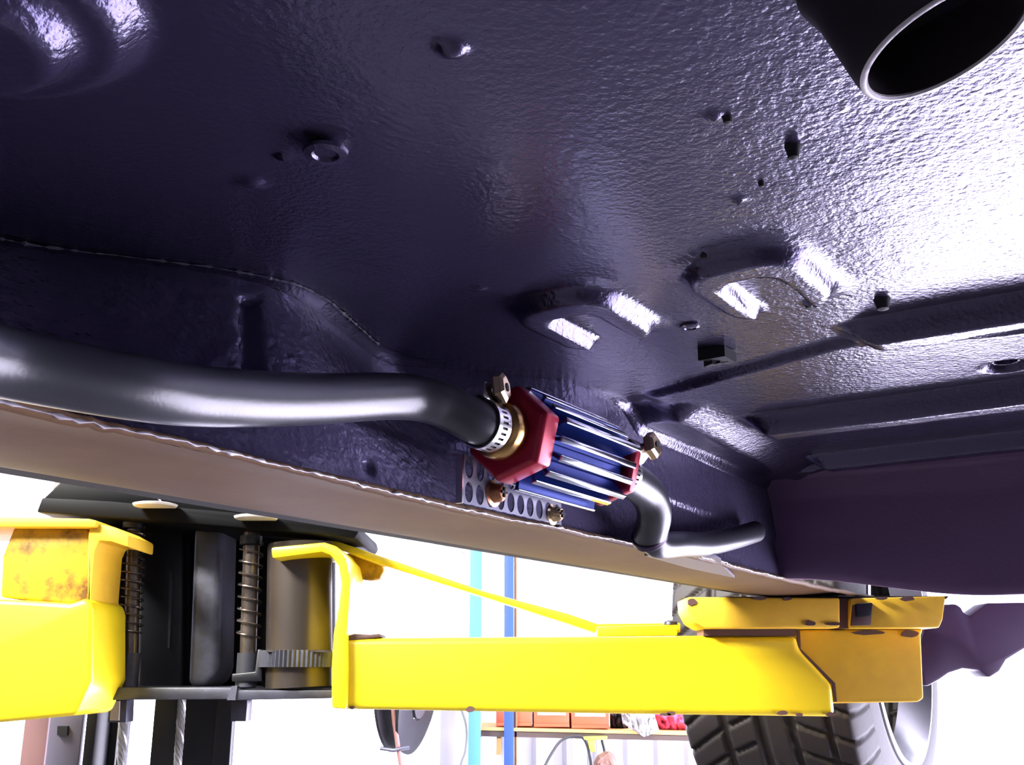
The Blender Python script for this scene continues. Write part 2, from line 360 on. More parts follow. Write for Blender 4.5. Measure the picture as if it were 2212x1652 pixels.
# suspension pieces, silhouetted at the right
sp = MB()
sp.prism([P(x, y, 1.72) for x, y in ((2000, 1345), (2030, 1330), (2040, 1305), (2066, 1304), (2078, 1312), (2082, 1322), (2096, 1330), (2110, 1318), (2132, 1302), (2300, 1300), (2300, 1395), (2215, 1400), (2175, 1425), (2160, 1450), (2138, 1464), (2118, 1448), (2080, 1444), (2050, 1454), (2030, 1468), (2005, 1482), (1990, 1480), (1985, 1400))], (0, .05, 0))
sp.build('suspension_arm', mat('purple_black_casting', (.05, .022, .07), .5), car, bevel=.004, label='dark ragged suspension casting behind the arm end')
# front wheel
WC = Vector((.545, 1.905, EYE + .055)); RW = .325; TW = .302
wheel = bpy.data.objects.new('wheel', None); C.objects.link(wheel); wheel.parent = car; wheel.location = WC - car.location
ax = LV
na, nw = 520, 96
an = np.linspace(0, 2 * np.pi, na + 1); tt = np.linspace(-1, 1, nw)
Aa, Tt = np.meshgrid(an, tt, indexing='ij')
crown = RW - .010 * np.abs(Tt) ** 2.2 - .050 * np.clip((np.abs(Tt) - .86) / .14, 0, 1) ** 1.8
wz = Tt * TW / 2
dep = np.zeros(Aa.shape)
for c, hw in ((-.42, .025), (-.02, .04), (.30, .03), (.66, .022)):
    dep = np.maximum(dep, 1 - ss(hw, hw + .02, np.abs(Tt - c)))
def lat(k, slope, curve, lo, hi, wd):
    ph_ = (Aa * k / (2 * np.pi) + slope * Tt + curve * Tt * Tt) % 1.0
    g = 1 - ss(wd, wd + .06, np.abs(ph_ - .5))
    return g * (Tt > lo) * (Tt < hi)
dep = np.maximum(dep, lat(44, 1.2, -.9, -.97, -.44, .05)); dep = np.maximum(dep, lat(44, 1.6, 0, -.40, -.10, .04))
dep = np.maximum(dep, lat(44, -1.3, 0, .32, .98, .05)); dep = np.maximum(dep, .6 * lat(22, -2.2, 0, .02, .28, .03))
rad = crown - .0075 * dep
N1 = Vector((0, 0, 1)); N2 = ax.cross(N1)
X = WC.x + ax.x * wz + (N1.x * np.cos(Aa) + N2.x * np.sin(Aa)) * rad
Y = WC.y + ax.y * wz + (N1.y * np.cos(Aa) + N2.y * np.sin(Aa)) * rad
Z = WC.z + ax.z * wz + (N1.z * np.cos(Aa) + N2.z * np.sin(Aa)) * rad
ty = grid('tyre', M_TYRE, None, X, Y, Z, label='black tyre with v-shaped tread grooves')
ty.parent = wheel; ty.location = ty.location - WC
sw = MB()
for sg in (-1, 1): sw.lathe(WC, ax * sg, [(TW / 2, RW - .060), (TW / 2 + .006, RW - .085), (TW / 2, RW - .11), (TW / 2 - .01, RW - .115)], 96)
sw.f = [f for f in sw.f if len(f) == 4]; sw.build('sidewall', M_TYRE, wheel)
rm = MB()
for sg in (-1, 1):
    rm.lathe(WC, ax * sg, [(TW / 2 - .012, RW - .112), (TW / 2 + .003, RW - .113), (TW / 2 + .004, RW - .122), (TW / 2 - .02, RW - .13), (TW / 2 - .05, RW - .14)], 96)
rm.f = [f for f in rm.f if len(f) == 4]
for k in range(5):
    a = k * 2 * math.pi / 5; dvec = N1 * math.cos(a) + N2 * math.sin(a)
    rm.tube([WC + ax * .06 + dvec * .03, WC + ax * .06 + dvec * (RW - .13)], [.03, .02], 8)
rm.lathe(WC, ax, [(-.05, .06), (.07, .06), (.08, .04)], 32)
rm.build('rim', M_RIM, wheel)

# ------------------------------------------------------------------ finned cooler with red caps
HV = -.336
axis0 = W(.520, HV, .1405); axis1 = W(.634, HV + .004, .1385)
AX = (axis1 - axis0).normalized()
SN = (Vector((0, 0, 1)) - AX * AX.z).normalized(); SB = AX.cross(SN)
cooler = thing('fuel_cooler', 'blue finned inline cooler with red hexagonal end caps under the car', 'cooler', (axis0 + axis1) / 2 - Vector((0, 0, .03)))
CLN = (axis1 - axis0).length
MB().lathe(axis0 + AX * .008, AX, [(0, .0185), (CLN - .016, .0185)], 6).build('cooler_body', M_BLUE, cooler, smooth=False, label='blue anodised core')
fm = None
NF = 16
for k in range(NF):
    a = 2 * math.pi * (k + .35) / NF; d = SN * math.cos(a) + SB * math.sin(a); tdir = AX.cross(d)
    # radius follows a hexagonal envelope
    hexr = .0285 / max(math.cos(((a - .2) % (math.pi / 3)) - math.pi / 6), .5)
    f = MB(); th = .00105; p0 = axis0 + AX * (.009 + .002 * (k % 2)); p1 = axis0 + AX * (CLN - .009 - .002 * (k % 3))
    r0, r1 = .017, min(hexr, .0318)
    vsx = [p0 + d * r0 - tdir * th, p0 + d * r0 + tdir * th, p0 + d * r1 + tdir * th * 1.25, p0 + d * r1 - tdir * th * 1.25]
    f.prism(vsx, (p1 - p0))
    f.build('fin', M_BLUE, cooler, bevel=.0004, seg=1)
    e = MB(); vsx = [p0 + d * r1 - tdir * th * 2.2, p0 + d * r1 + tdir * th * 2.2, p0 + d * (r1 + .0012) + tdir * th * 1.6, p0 + d * (r1 + .0012) - tdir * th * 1.6]
    e.prism(vsx, p1 - p0); fin = e.build('fin_edge', M_FIN, cooler, bevel=.0003, seg=1, label='bright machined fin edge' if k == 0 else None)
def hexcap(o, ax_, ln, r, name, lab=None):
    mb = MB(); pr = [(0, r * .90), (ln * .15, r), (ln * .85, r), (ln, r * .96)]
    up = SN
    n = 6; vv = []; ff = []
    for (t_, rr) in pr:
        for k in range(n):
            a = 2 * math.pi * (k + .22) / n; vv.append(o + ax_ * t_ + (SN * math.cos(a) + SB * math.sin(a)) * rr)
    for i in range(len(pr) - 1):
        for k in range(n): ff.append((i * n + k, i * n + (k + 1) % n, (i + 1) * n + (k + 1) % n, (i + 1) * n + k))
    ff += [tuple(range(n)), tuple((len(pr) - 1) * n + k for k in range(n))]
    mb.add(vv, ff); return mb.build(name, M_RED, cooler, bevel=.0012, seg=2)
hexcap(axis0 - AX * .010, AX, .018, .0305, 'end_cap'); hexcap(axis1 - AX * .006, AX, .010, .0275, 'end_cap')
MB().lathe(axis0 - AX * .022, AX, [(0, .0148), (.002, .0175), (.006, .0185), (.011, .0180), (.013, .0165)], 40).build('brass_collar', M_BRASS, cooler, label='brass ring between clamp and red cap')
MB().lathe(axis1 + AX * .003, AX, [(0, .0150), (.010, .0140)], 32).build('outlet_collar', M_RED, cooler)

# hoses
def smooth_path(pts, n=14):
    pts = [Vector(p) for p in pts]; q = [pts[0] * 2 - pts[1]] + pts + [pts[-1] * 2 - pts[-2]]; out = []
    for i in range(1, len(q) - 2):
        for k in range(n):
            t = k / n; a, b, c, d = q[i - 1], q[i], q[i + 1], q[i + 2]
            out.append(.5 * ((2 * b) + (c - a) * t + (2 * a - 5 * b + 4 * c - d) * t * t + (3 * b - a - 3 * c + d) * t ** 3))
    out.append(pts[-1]); return out
hend = axis0 - AX * .024
path = smooth_path([P(-420, 655, .270), P(-200, 722, .312), P(0, 780, .352), P(300, 838, .392), P(460, 857, .43), P(650, 862, .49), P(850, 856, .555), P(945, 870, .575), hend - AX * .012, hend + AX * .012])
rr = [.0132] * len(path)
h1 = MB().tube(path, rr, 40).build('inlet_hose', M_RUBBER)
tag(h1, 'thick grey rubber hose running from the left into the blue finned cooler', 'hose')
o2 = axis1 + AX * .008
J = W(.742, -.352, .1035)
path = smooth_path([axis1 + AX * .002, axis1 + AX * .02 + Vector((0, 0, -.001)), W(.700, -.334, .131), W(.722, -.338, .118), J])
h2 = MB().tube(path, .0135, 32).build('outlet_hose', M_RUBBER)
tag(h2, 'short dark elbow hose curving down from the far end of the finned cooler', 'hose')
path = smooth_path([J - (J - path[-4]).normalized() * .002, J + Vector((.008, .012, -.006)), W(.80, -.351, .1025), W(.87, -.358, .110), W(.95, -.362, .124), W(1.02, -.365, .138)])
h3 = MB().tube(path, .0108, 32).build('return_pipe', M_RUBBER)
tag(h3, 'dark pipe disappearing behind the sill flange beyond the elbow hose', 'pipe')
jd = (path[6] - path[0]).normalized()
jc = MB().lathe(J - jd * .003, jd, [(0, .0142), (.001, .0150), (.005, .0150), (.006, .0142)], 36).build('joint_band', M_UNDER_S)
tag(jc, 'dark crimp band joining elbow hose and return pipe', 'clamp')

# hose clamps
def hose_clamp(o, d, r, label, housing_dir):
    t = thing('hose_clamp', label, 'clamp', o - Vector((0, 0, r)))
    up = (Vector(housing_dir) - d * d.dot(Vector(housing_dir))).normalized(); sb = d.cross(up)
    # perforated band: short slats between slots
    b = MB(); n = 28; wd = .012
    def ring(a0, a1, x0, x1):
        vv = []; st = max(2, int((a1 - a0) / .1))
        for i in range(st + 1):
            a = a0 + (a1 - a0) * i / st; e = up * math.cos(a) + sb * math.sin(a)
            for (x, q) in ((x0, r), (x1, r), (x1, r + .0011), (x0, r + .0011)): vv.append(o + d * x + e * q)
        ff = []
        for i in range(st):
            for k in range(4): ff.append((i * 4 + k, i * 4 + (k + 1) % 4, i * 4 + 4 + (k + 1) % 4, i * 4 + 4 + k))
        ff += [(3, 2, 1, 0), tuple(st * 4 + k for k in range(4))]
        b.add(vv, ff)
    ring(0, 2 * math.pi, -wd / 2, -wd / 2 + .0034); ring(0, 2 * math.pi, wd / 2 - .0034, wd / 2)
    for k in range(n): a = 2 * math.pi * k / n; ring(a, a + 2 * math.pi / n * .52, -wd / 2 + .003, wd / 2 - .003)
    b.build('band', M_CHROME, t, label='slotted silver band')
    MB().lathe(o - d * wd / 2, d, [(0, r + .0002), (wd, r + .0002)], 40).build('band_liner', M_HOLE, t)
    hc = o + up * (r + .0070)
    MB().box(hc - up * .002, (.015, .015, .012), Matrix((sb, d, up)).transposed()).build('worm_housing', M_CHROME, t, bevel=.002)
    sx = (d * .55 + sb * .83).normalized()
    sx = housing_axis(d, sb)
    s = MB().tube([hc - sx * .010, hc + sx * .009], .0036, 16).build('worm_screw', M_CHROME, t)
    for k in range(4): MB().lathe(hc - sx * (.009 - .002 * k), sx, [(0, .0036), (.0005, .0046), (.001, .0036)], 16).build('thread_turn', M_GREYMETAL, t) if False else None
    hh = MB().lathe(hc + sx * .009, sx, [(0, .0098), (.0012, .0104), (.0050, .0098), (.0066, .0072)], 6).build('screw_head', M_GOLD, t, smooth=False, label='gold hexagonal screw head')
    MB().lathe(hc + sx * .0153, sx, [(0, .0028), (.0009, .0026)], 12).build('screw_slot', M_HOLE, hh)
    return t
def housing_axis(d, sb):
    v = Vector((.93, -.30, .12)); return v.normalized()
cd = (hend + AX * .006 - (hend - AX * .012)).normalized()
hose_clamp(hend - AX * .006, cd, .0141, 'slotted silver hose clamp with gold screw head on the thick grey hose', Vector((-.15, 0, 1)))
def housing_axis(d, sb): return Vector((.8, -.5, .1)).normalized()
hose_clamp(axis1 + AX * .020, AX, .0138, 'mostly hidden hose clamp with brown screw at the far end of the finned cooler', Vector((.75, -.3, .85)))

# perforated strap
br0 = W(.503, -.362, .0985); Lb = .118; Hb_ = .030
strap = thing('perforated_bracket', 'grey perforated metal strap screwed to the sill below the red end cap', 'bracket', br0 + LU * Lb / 2)
mb = MB(); cols, rows = 10, 2; cw = Lb / cols; ch = Hb_ / rows; n = 16; rad_ = .0048
nrm = LV * .0012
for i in range(cols):
    for j in range(rows):
        cx = (i + .5) * cw; cz = (j + .5) * ch
        sh = (0 if j else .0)
        outer = []; inner = []
        for k in range(n):
            a = 2 * math.pi * k / n; c, s_ = math.cos(a), math.sin(a)
            m_ = max(abs(c) / (cw / 2), abs(s_) / (ch / 2)); outer.append((cx + c / m_, cz + s_ / m_)); inner.append((cx + c * rad_ * .9, cz + s_ * rad_ * 1.35))
        for k in range(n):     # corner snap
            x, z = outer[k]
        pts = outer + inner
        f3 = [br0 + LU * x + Vector((0, 0, z)) for x, z in pts]; b3 = [p - nrm for p in f3]
        ff = [(k, (k + 1) % n, n + (k + 1) % n, n + k) for k in range(n)]
        ff2 = [(2 * n + k, 3 * n + k, 3 * n + (k + 1) % n, 2 * n + (k + 1) % n) for k in range(n)]
        ff3 = [(n + k, n + (k + 1) % n, 3 * n + (k + 1) % n, 3 * n + k) for k in range(n)]
        mb.add(f3 + b3, ff + ff2 + ff3)
        for (sx_, sz_) in ((-1, -1), (1, -1), (1, 1), (-1, 1)):       # fill corners
            qs = [(x, z) for (x, z) in outer if (x - cx) * sx_ > 0 and (z - cz) * sz_ > 0]
            if len(qs) >= 2:
                cr_ = (cx + sx_ * cw / 2, cz + sz_ * ch / 2); e_ = sorted(qs, key=lambda q: math.atan2(q[1] - cz, q[0] - cx))
                for a_, b_ in zip(e_[:-1], e_[1:]):
                    mb.add([br0 + LU * q[0] + Vector((0, 0, q[1])) for q in (a_, b_, cr_)], [(0, 1, 2)])
mb.build('strap_plate', M_GREYMETAL, strap, smooth=False)
MB().prism([br0 - LU * .0012, br0 + LU * .0002, br0 + LU * .0002 + Vector((0, 0, Hb_)), br0 - LU * .0012 + Vector((0, 0, Hb_))], -LV * .005).build('strap_flange', M_CHROME, strap, label='bright cut end of the strap')
def screw(c, r, m, lab):
    s = MB().lathe(c - LV * .001, LV, [(0, r * 1.45), (.0012, r * 1.5), (.002, r * 1.1), (.004, r * 1.05), (.0065, r), (.0085, r * .7), (.009, 0)], 28).build('screw', m, strap, label=lab)
    dd = (LV)
    for q in (LU, Vector((0, 0, 1))): MB().box(c + LV * .0082, (.0012, r * 1.1, .0014), Matrix((LV, q, LV.cross(q))).transposed()).build('screw_recess', M_HOLE, s)
screw(br0 + LU * .033 + Vector((0, 0, .0105)), .0058, M_RUSTY, 'brown cross-head screw')
screw(br0 + LU * .106 + Vector((0, 0, .0060)), .0048, M_GOLD, 'pale gold cross-head screw')

# ------------------------------------------------------------------ LIFT: right-hand arm
def poly(px, y): return [P(a, b, y) for a, b in px]
lift = thing('car_lift', 'black post lift with yellow swing arms carrying the car', 'car lift', Vector((P(340, 1500, 1.75).x, 1.75, 0)))
arm = sub('lift_arm', 'long yellow telescopic lift arm reaching right to the pad under the sill', P(1250, 1540, 1.46), lift)
MB().prism(poly([(722, 1378), (1722, 1371), (1728, 1402), (1800, 1478), (1806, 1548), (1300, 1541), (722, 1531)], 1.40), (0, .12, 0)).build('outer_tube', M_YEL, arm, bevel=.010, seg=5)
MB().prism(poly([(1600, 1362), (1995, 1358), (1990, 1372), (1996, 1508), (1985, 1516), (1600, 1522)], 1.412), (0, .095, 0)).build('inner_tube', M_YEL2, arm, bevel=.003, seg=3, label='worn orange-yellow inner tube')
br = poly([(585, 1182), (700, 1171), (728, 1180), (748, 1206), (757, 1250), (754, 1310), (749, 1370), (750, 1440), (748, 1531), (716, 1529), (716, 1440), (720, 1370), (731, 1310), (737, 1260), (731, 1222), (714, 1199), (695, 1192), (588, 1206)], 1.385)
MB().prism(br, (0, .135, 0)).build('pivot_bracket', M_YEL, arm, bevel=.003)
MB().prism(poly([(585, 1172), (705, 1160), (720, 1172), (588, 1184)], 1.53), (0, .03, 0)).build('top_lug', M_YEL, arm, bevel=.002)
MB().prism(poly([(575, 1452), (640, 1450), (652, 1460), (665, 1451), (720, 1453), (720, 1482), (600, 1480), (575, 1468)], 1.50), (0, .06, 0)).build('bottom_lug', M_YEL2, arm, bevel=.002)
MB().prism(poly([(745, 1172), (822, 1208), (830, 1232), (820, 1250), (800, 1253), (756, 1248)], 1.53), (0, .02, 0)).build('gusset', M_YEL3, arm, bevel=.003, label='rounded gusset with its shaded underside painted brown')  # brown stands for the shaded underside of a pale plate
MB().prism(poly([(705, 1160), (820, 1200), (1050, 1278), (1230, 1326), (1290, 1347), (1470, 1345), (1470, 1366), (1288, 1366), (1225, 1345), (1050, 1290), (820, 1218), (705, 1176)], 1.49), (0, .04, 0)).build('brace_strip', M_YEL, arm, bevel=.002, label='thin diagonal brace strip on top of the arm')
MB().prism(poly([(1290, 1352), (1462, 1349), (1464, 1372), (1290, 1374)], 1.46), (0, .05, 0)).build('stop_plate', M_YEL, arm, bevel=.002)
MB().lathe(P(1449, 1349, 1.47), (0, 0, 1), [(0, .010), (.004, .009), (.006, .004)], 16).build('stop_bolt', M_BLACK, arm)
MB().prism(poly([(748, 1374), (765, 1369), (800, 1370), (820, 1368), (824, 1376), (790, 1380), (752, 1384)], 1.402), (0, .06, 0)).build('weld_bead', M_CHIP_SHADE, arm, bevel=.002)
for (x, y, a, b) in ((1016, 1532, 9, 5), (1450, 1541, 8, 4), (1437, 1543, 11, 3), (1690, 1540, 11, 4), (1727, 1543, 7, 3), (1795, 1543, 10, 4), (760, 1528, 6, 3)):
    pts = [(x + a * math.cos(q) * (1 + .3 * random.random()), y + b * math.sin(q) * (1 + .5 * random.random())) for q in [k * math.pi / 5 for k in range(10)]]
    MB().prism(poly(pts, 1.3985), (0, .004, 0)).build('paint_chip', M_CHIP_SHADE, arm, smooth=False)
# dark strip painted for the thin shadow where inner tube enters
MB().prism(poly([(1722, 1360), (1728, 1360), (1730, 1401), (1804, 1475), (1808, 1516), (1800, 1516), (1798, 1478), (1722, 1404)], 1.4095), (0, .003, 0)).build('tube_shadow', M_CHIP_SHADE, arm)
# pad
MB().prism(poly([(1484, 1289), (1815, 1291), (1815, 1356), (1522, 1357), (1500, 1344), (1486, 1318)], 1.375), (0, .085, 0)).build('pad_block', M_YEL2, arm, bevel=.003)
MB().prism(poly([(1838, 1292), (2044, 1287), (2038, 1336), (2030, 1356), (1838, 1357)], 1.380), (0, .08, 0)).build('pad_block', M_YEL2, arm, bevel=.003, label='orange-yellow pad block at the arm end')
MB().prism(poly([(1813, 1290), (1840, 1290), (1840, 1357), (1813, 1357)], 1.392), (0, .06, 0)).build('pad_slot', M_CHIP_SHADE, arm)
MB().prism(poly([(1842, 1306), (1886, 1303), (1882, 1350), (1838, 1351)], 1.3785), (0, .004, 0)).build('bolt_seat', M_CHIP_SHADE, arm, bevel=.001)
MB().prism(poly([(1850, 1303), (1886, 1301), (1884, 1331), (1852, 1333)], 1.372), (0, .012, 0)).build('square_bolt', M_BLACK, arm, bevel=.002, label='dark square bolt head')
MB().prism(poly([(1520, 1356), (1720, 1356), (1720, 1373), (1520, 1373)], 1.40), (0, .05, 0)).build('swivel_plate', M_CHIP_SHADE, arm)
MB().prism(poly([(1480, 1289), (2050, 1287), (2044, 1294), (1838, 1293), (1484, 1292)], 1.388), (0, .06, 0)).build('rubber_facing', M_HOLE, arm, label='dark rubber top of the pad')
for (x, y, a, b) in ((1495, 1300, 8, 6), (1750, 1346, 9, 5), (1800, 1347, 14, 3), (1640, 1292, 14, 3), (1700, 1293, 9, 3), (1962, 1293, 12, 4), (1905, 1292, 10, 3), (1880, 1366, 30, 4), (1965, 1368, 16, 6)):
    pts = [(x + a * math.cos(q) * (1 + .4 * random.random()), y + b * math.sin(q) * (1 + .5 * random.random())) for q in [k * math.pi / 5 for k in range(10)]]
    MB().prism(poly(pts, 1.3735 if y < 1360 else 1.4105), (0, .004, 0)).build('paint_chip', M_CHIP_SHADE, arm, smooth=False)

# left-hand arm, coming towards the camera side
arm2 = sub('lift_arm', 'short-looking yellow lift arm end cut off by the left picture edge', P(60, 1560, 1.4), lift)
MB().prism(poly([(-420, 1275), (60, 1296), (150, 1302), (188, 1290), (200, 1310), (199, 1470), (185, 1500), (165, 1545), (0, 1560), (-420, 1590)], 1.33), (0, .12, 0)).build('outer_tube', M_YEL, arm2, bevel=.010, seg=4)
MB().prism(poly([(30, 1138), (188, 1142), (196, 1180), (190, 1296), (150, 1304), (0, 1290), (5, 1200)], 1.36), (0, .06, 0)).build('grimy_plate', M_YEL3, arm2, bevel=.004, seg=3, label='grimy upper plate')
MB().prism(poly([(-420, 1105), (190, 1120), (208, 1124), (205, 1138), (-420, 1136)], 1.34), (0, .16, 0)).build('top_plate', M_YEL2, arm2, bevel=.002)
MB().prism(poly([(196, 1128), (245, 1138), (278, 1156), (276, 1182), (240, 1170), (215, 1168), (205, 1190), (196, 1290), (203, 1330), (201, 1470), (188, 1470), (188, 1300), (188, 1190), (190, 1150)], 1.35), (0, .10, 0)).build('pivot_bracket', M_YEL2, arm2, bevel=.003)
MB().prism(poly([(190, 1440), (238, 1442), (236, 1462), (200, 1474), (190, 1470)], 1.46), (0, .06, 0)).build('bottom_lug', M_YEL2, arm2, bevel=.002)

# carriage
ca = sub('carriage', 'black steel carriage holding both yellow arms on the post', P(440, 1505, 1.6), lift)
MB().prism(poly([(90, 1074), (240, 1082), (770, 1131), (775, 1150), (765, 1163), (700, 1155), (300, 1122), (78, 1106)], 1.42), (0, .22, 0)).build('upper_plate', mat('matte_black', (.0025, .0025, .003), .6, 0, .08), ca, bevel=.003)
MB().prism(poly([(186, 1484), (500, 1484), (510, 1490), (718, 1490), (718, 1508), (510, 1512), (500, 1510), (186, 1512)], 1.43), (0, .20, 0)).build('lower_plate', M_PLATE, ca, bevel=.002)
MB().prism(poly([(500, 1482), (513, 1480), (508, 1512), (490, 1512)], 1.427), (0, .01, 0)).build('bright_corner', M_CHROME, ca)
MB().prism(poly([(196, 1120), (720, 1140), (720, 1486), (192, 1486)], 1.60), (0, .02, 0)).build('back_plate', mat('matte_black', (.0025, .0025, .003), .6, 0, .08), ca)
MB().prism(poly([(300, 1130), (398, 1132), (396, 1484), (296, 1484)], 1.575), (0, .03, 0)).build('web_plate', M_BLACK, ca, bevel=.006, seg=4)
MB().prism(poly([(418, 1135), (480, 1136), (472, 1455), (448, 1484), (404, 1484)], 1.50), (0, .09, 0)).build('folded_rib', M_PLATE, ca, bevel=.018, seg=6, label='grey folded rib')
MB().prism(poly([(366, 1232), (372, 1240), (372, 1300), (366, 1400), (362, 1400), (364, 1300)], 1.572), (0, .006, 0)).build('weld_seam', M_PLATE, ca)
for (x, y0, y1, r, nm) in ((284, 1115, 1480, .0105, 'lock_pin'), (538, 1150, 1480, .0115, 'lock_pin')):
    a = P(x + 6, y0, 1.47); b = P(x - 4, y1, 1.47); ob = MB().tube([a, b], r, 24).build(nm, M_PIN, ca)
    sp_ = MB(); n_t = 8 if x > 400 else 13; h0 = (a.z - b.z) * (.12); pts = []
    z0 = a.z - .015; z1 = b.z + (a.z - b.z) * .30
    for k in range(n_t * 14 + 1):
        t_ = k / (n_t * 14); q = 2 * math.pi * k / 14; c_ = a.lerp(b, (a.z - (z0 + (z1 - z0) * t_)) / (a.z - b.z))
        pts.append(Vector((c_.x + math.cos(q) * (r + .0045), c_.y + math.sin(q) * (r + .0045), z0 + (z1 - z0) * t_)))
    sp_.tube(pts, .0014, 6).build('spring', M_PIN, ca)
    for yy in (1400, 1470): 
        c_ = P(x, yy, 1.47); 
    MB().lathe(P(x + 5, y0 + 8, 1.47), (0, 0, -1), [(0, r + .004), (.012, r + .004), (.014, r)], 24).build('pin_collar', M_BLACK, ca)
    MB().lathe(P(x - 2, y1 - 70, 1.47), (0, 0, -1), [(0, r + .003), (.045, r + .003), (.047, r)], 24).build('pin_sleeve', M_PLATE, ca)
MB().prism(poly([(556, 1402), (566, 1402), (566, 1472), (500, 1472), (500, 1455), (550, 1450)], 1.452), (0, .02, 0)).build('pawl', M_BLACK, ca, bevel=.002)
for (xc, xr, ylo, yhi, yy) in ((646, 71, 1200, 1405, 1.47), (205, 62, 1165, 1405, 1.50)):
    r = xr * yy / 2300; a = P(xc + 2, ylo - 25, yy); b = P(xc, 1484, yy)
    MB().tube([a, b], r, 40).build('pivot_pin', mat('pivot_pin_steel', (.075, .06, .05), .34, .7), ca)
    g = MB(); cc = P(xc, 1423, yy); nT = 56
    vv = []; 
    for zz_ in (-.011, .011):
        for k in range(nT * 2):
            q = math.pi * k / nT; rr_ = r + (.010 if k % 2 else .0075); vv.append(cc + Vector((math.cos(q) * rr_, math.sin(q) * rr_, zz_)))
    n2 = nT * 2; g.add(vv, [tuple(range(n2)), tuple(range(2 * n2 - 1, n2 - 1, -1))] + [(k, k + n2, (k + 1) % n2 + n2, (k + 1) % n2) for k in range(n2)])
    g.build('toothed_ring', M_PLATE, ca, smooth=False, label='black toothed locking ring')
    MB().prism(poly([(xc - xr, 1408), (xc + xr, 1408), (xc + xr, 1404), (xc - xr, 1403)], yy - r - .003), (0, .01, 0)).build('ring_shim', M_PIN, ca)
MB().tube([P(658, 1445, 1.44), P(658, 1474, 1.44)], .0035, 10).build('lug_bolt', M_PIN, ca)
MB().lathe(P(658, 1464, 1.44), (0, 0, -1), [(0, .004), (.003, .0075), (.008, .0075), (.010, .004)], 14).build('lug_nut', M_CHROME, ca)
MB().lathe(P(335, 1094, 1.405), (0, 0, 1), [(0, .028), (.003, .030), (.004, .026), (.0035, 0)], 40).build('pin_cap', mat('cream_cap', (.75, .70, .62), .35, 0, .6), ca, label='shiny round pin cap')
MB().lathe(P(553, 1121, 1.405), (0, 0, 1), [(0, .028), (.003, .030), (.004, .026), (.0035, 0)], 40).build('pin_cap', mat('cream_cap', (.75, .70, .62), .35, 0, .6), ca, label='shiny round pin cap')
MB().tube(smooth_path([P(352, 1090, 1.47), P(338, 1070, 1.47), P(332, 1052, 1.47), P(318, 1030, 1.47)]), .0016, 8).build('cable_end', M_CHROME, ca)
MB().tube(smooth_path([P(548, 1106, 1.47), P(538, 1092, 1.47), P(530, 1078, 1.47), P(522, 1060, 1.47)]), .0016, 8).build('cable_end', M_CHROME, ca)
MB().prism(poly([(135, 1035), (700, 1035), (700, 1132), (240, 1090), (90, 1078)], 1.50), (0, .10, 0)).build('upper_housing', mat('matte_black', (.0025, .0025, .003), .6, 0, .08), ca, bevel=.004)
MB().prism(poly([(236, 1512), (274, 1512), (272, 1560), (232, 1560)], 1.52), (0, .03, 0)).build('slide_block', M_PLATE, ca, bevel=.001)
MB().prism(poly([(240, 1514), (258, 1514), (256, 1556), (237, 1556)], 1.516), (0, .004, 0)).build('slide_pad', mat('tan_plastic', (.5, .42, .35), .5), ca)
MB().prism(poly([(500, 1512), (534, 1512), (534, 1522), (531, 1558), (498, 1558)], 1.50), (0, .03, 0)).build('slide_block', M_PLATE, ca, bevel=.001)

# post
po = sub('post', 'black steel post standing at the left below the carriage', Vector((P(340, 1500, 1.75).x, 1.75, 0)), lift)
def vbar(x0, x1, y, dy, name, m, z1=2.9, lab=None, bev=.002):
    a = P(x0, 1500, y).x; b = P(x1, 1500, y).x
    return MB().span((a, y, 0), (b, y + dy, z1)).build(name, m, po, bevel=bev, label=lab)
vbar(336, 500, 1.64, .03, 'right_channel', M_BLACK)
vbar(470, 506, 1.62, .02, 'right_flange', M_BLACK)
vbar(192, 214, 1.60, .10, 'left_flange', M_BLACK)
vbar(214, 262, 1.66, .03, 'left_channel', M_BLACK)
vbar(264, 282, 1.63, .015, 'inner_flange', M_PLATE)
vbar(114, 186, 1.66, .01, 'side_plate', mat('violet_grey_plate', (.16, .15, .22), .4, .2), lab='grey side plate with a square hole')
MB().prism(poly([(124, 1568), (146, 1568), (145, 1588), (123, 1588)], 1.655), (0, .006, 0)).build('square_hole', M_HOLE, po)
vbar(60, 112, 1.78, .05, 'rear_duct', mat('brown_duct', (.14, .07, .07), .5), lab='brown duct behind the post')
MB().span((P(60, 1500, 1.75).x - .1, 1.5, 0), (P(520, 1500, 1.75).x + .1, 2.0, .02)).build('base_plate', M_BLACK, po, bevel=.003)
def rope(x0, x1, y, lab):
    a = P(x0, 1500, y); b0 = P(x1, 1652, y); d = (b0 - a).normalized(); a = a - d * .0; L_ = (a.z - .03) / -d.z
    mb = MB()
    for s_ in range(6):
        pts = []
        nn = int(L_ / .004) if L_ < .6 else 360
        for k in range(nn + 1):
            t_ = L_ * k / nn; q = t_ / .034 * 2 * math.pi / 1.6 + s_ * math.pi / 3
            pts.append(a + d * t_ + Vector((math.cos(q), math.sin(q), 0)) * .0042)
        mb.tube(pts, .0024, 5)
    mb.build('steel_cable', M_STRAND, lift, label=lab)
rope(268, 262, 1.56, 'twisted steel lift cable beside the tan block, left of the pair')
rope(394, 384, 1.60, 'twisted steel lift cable in front of the wide black channel, right of the pair')

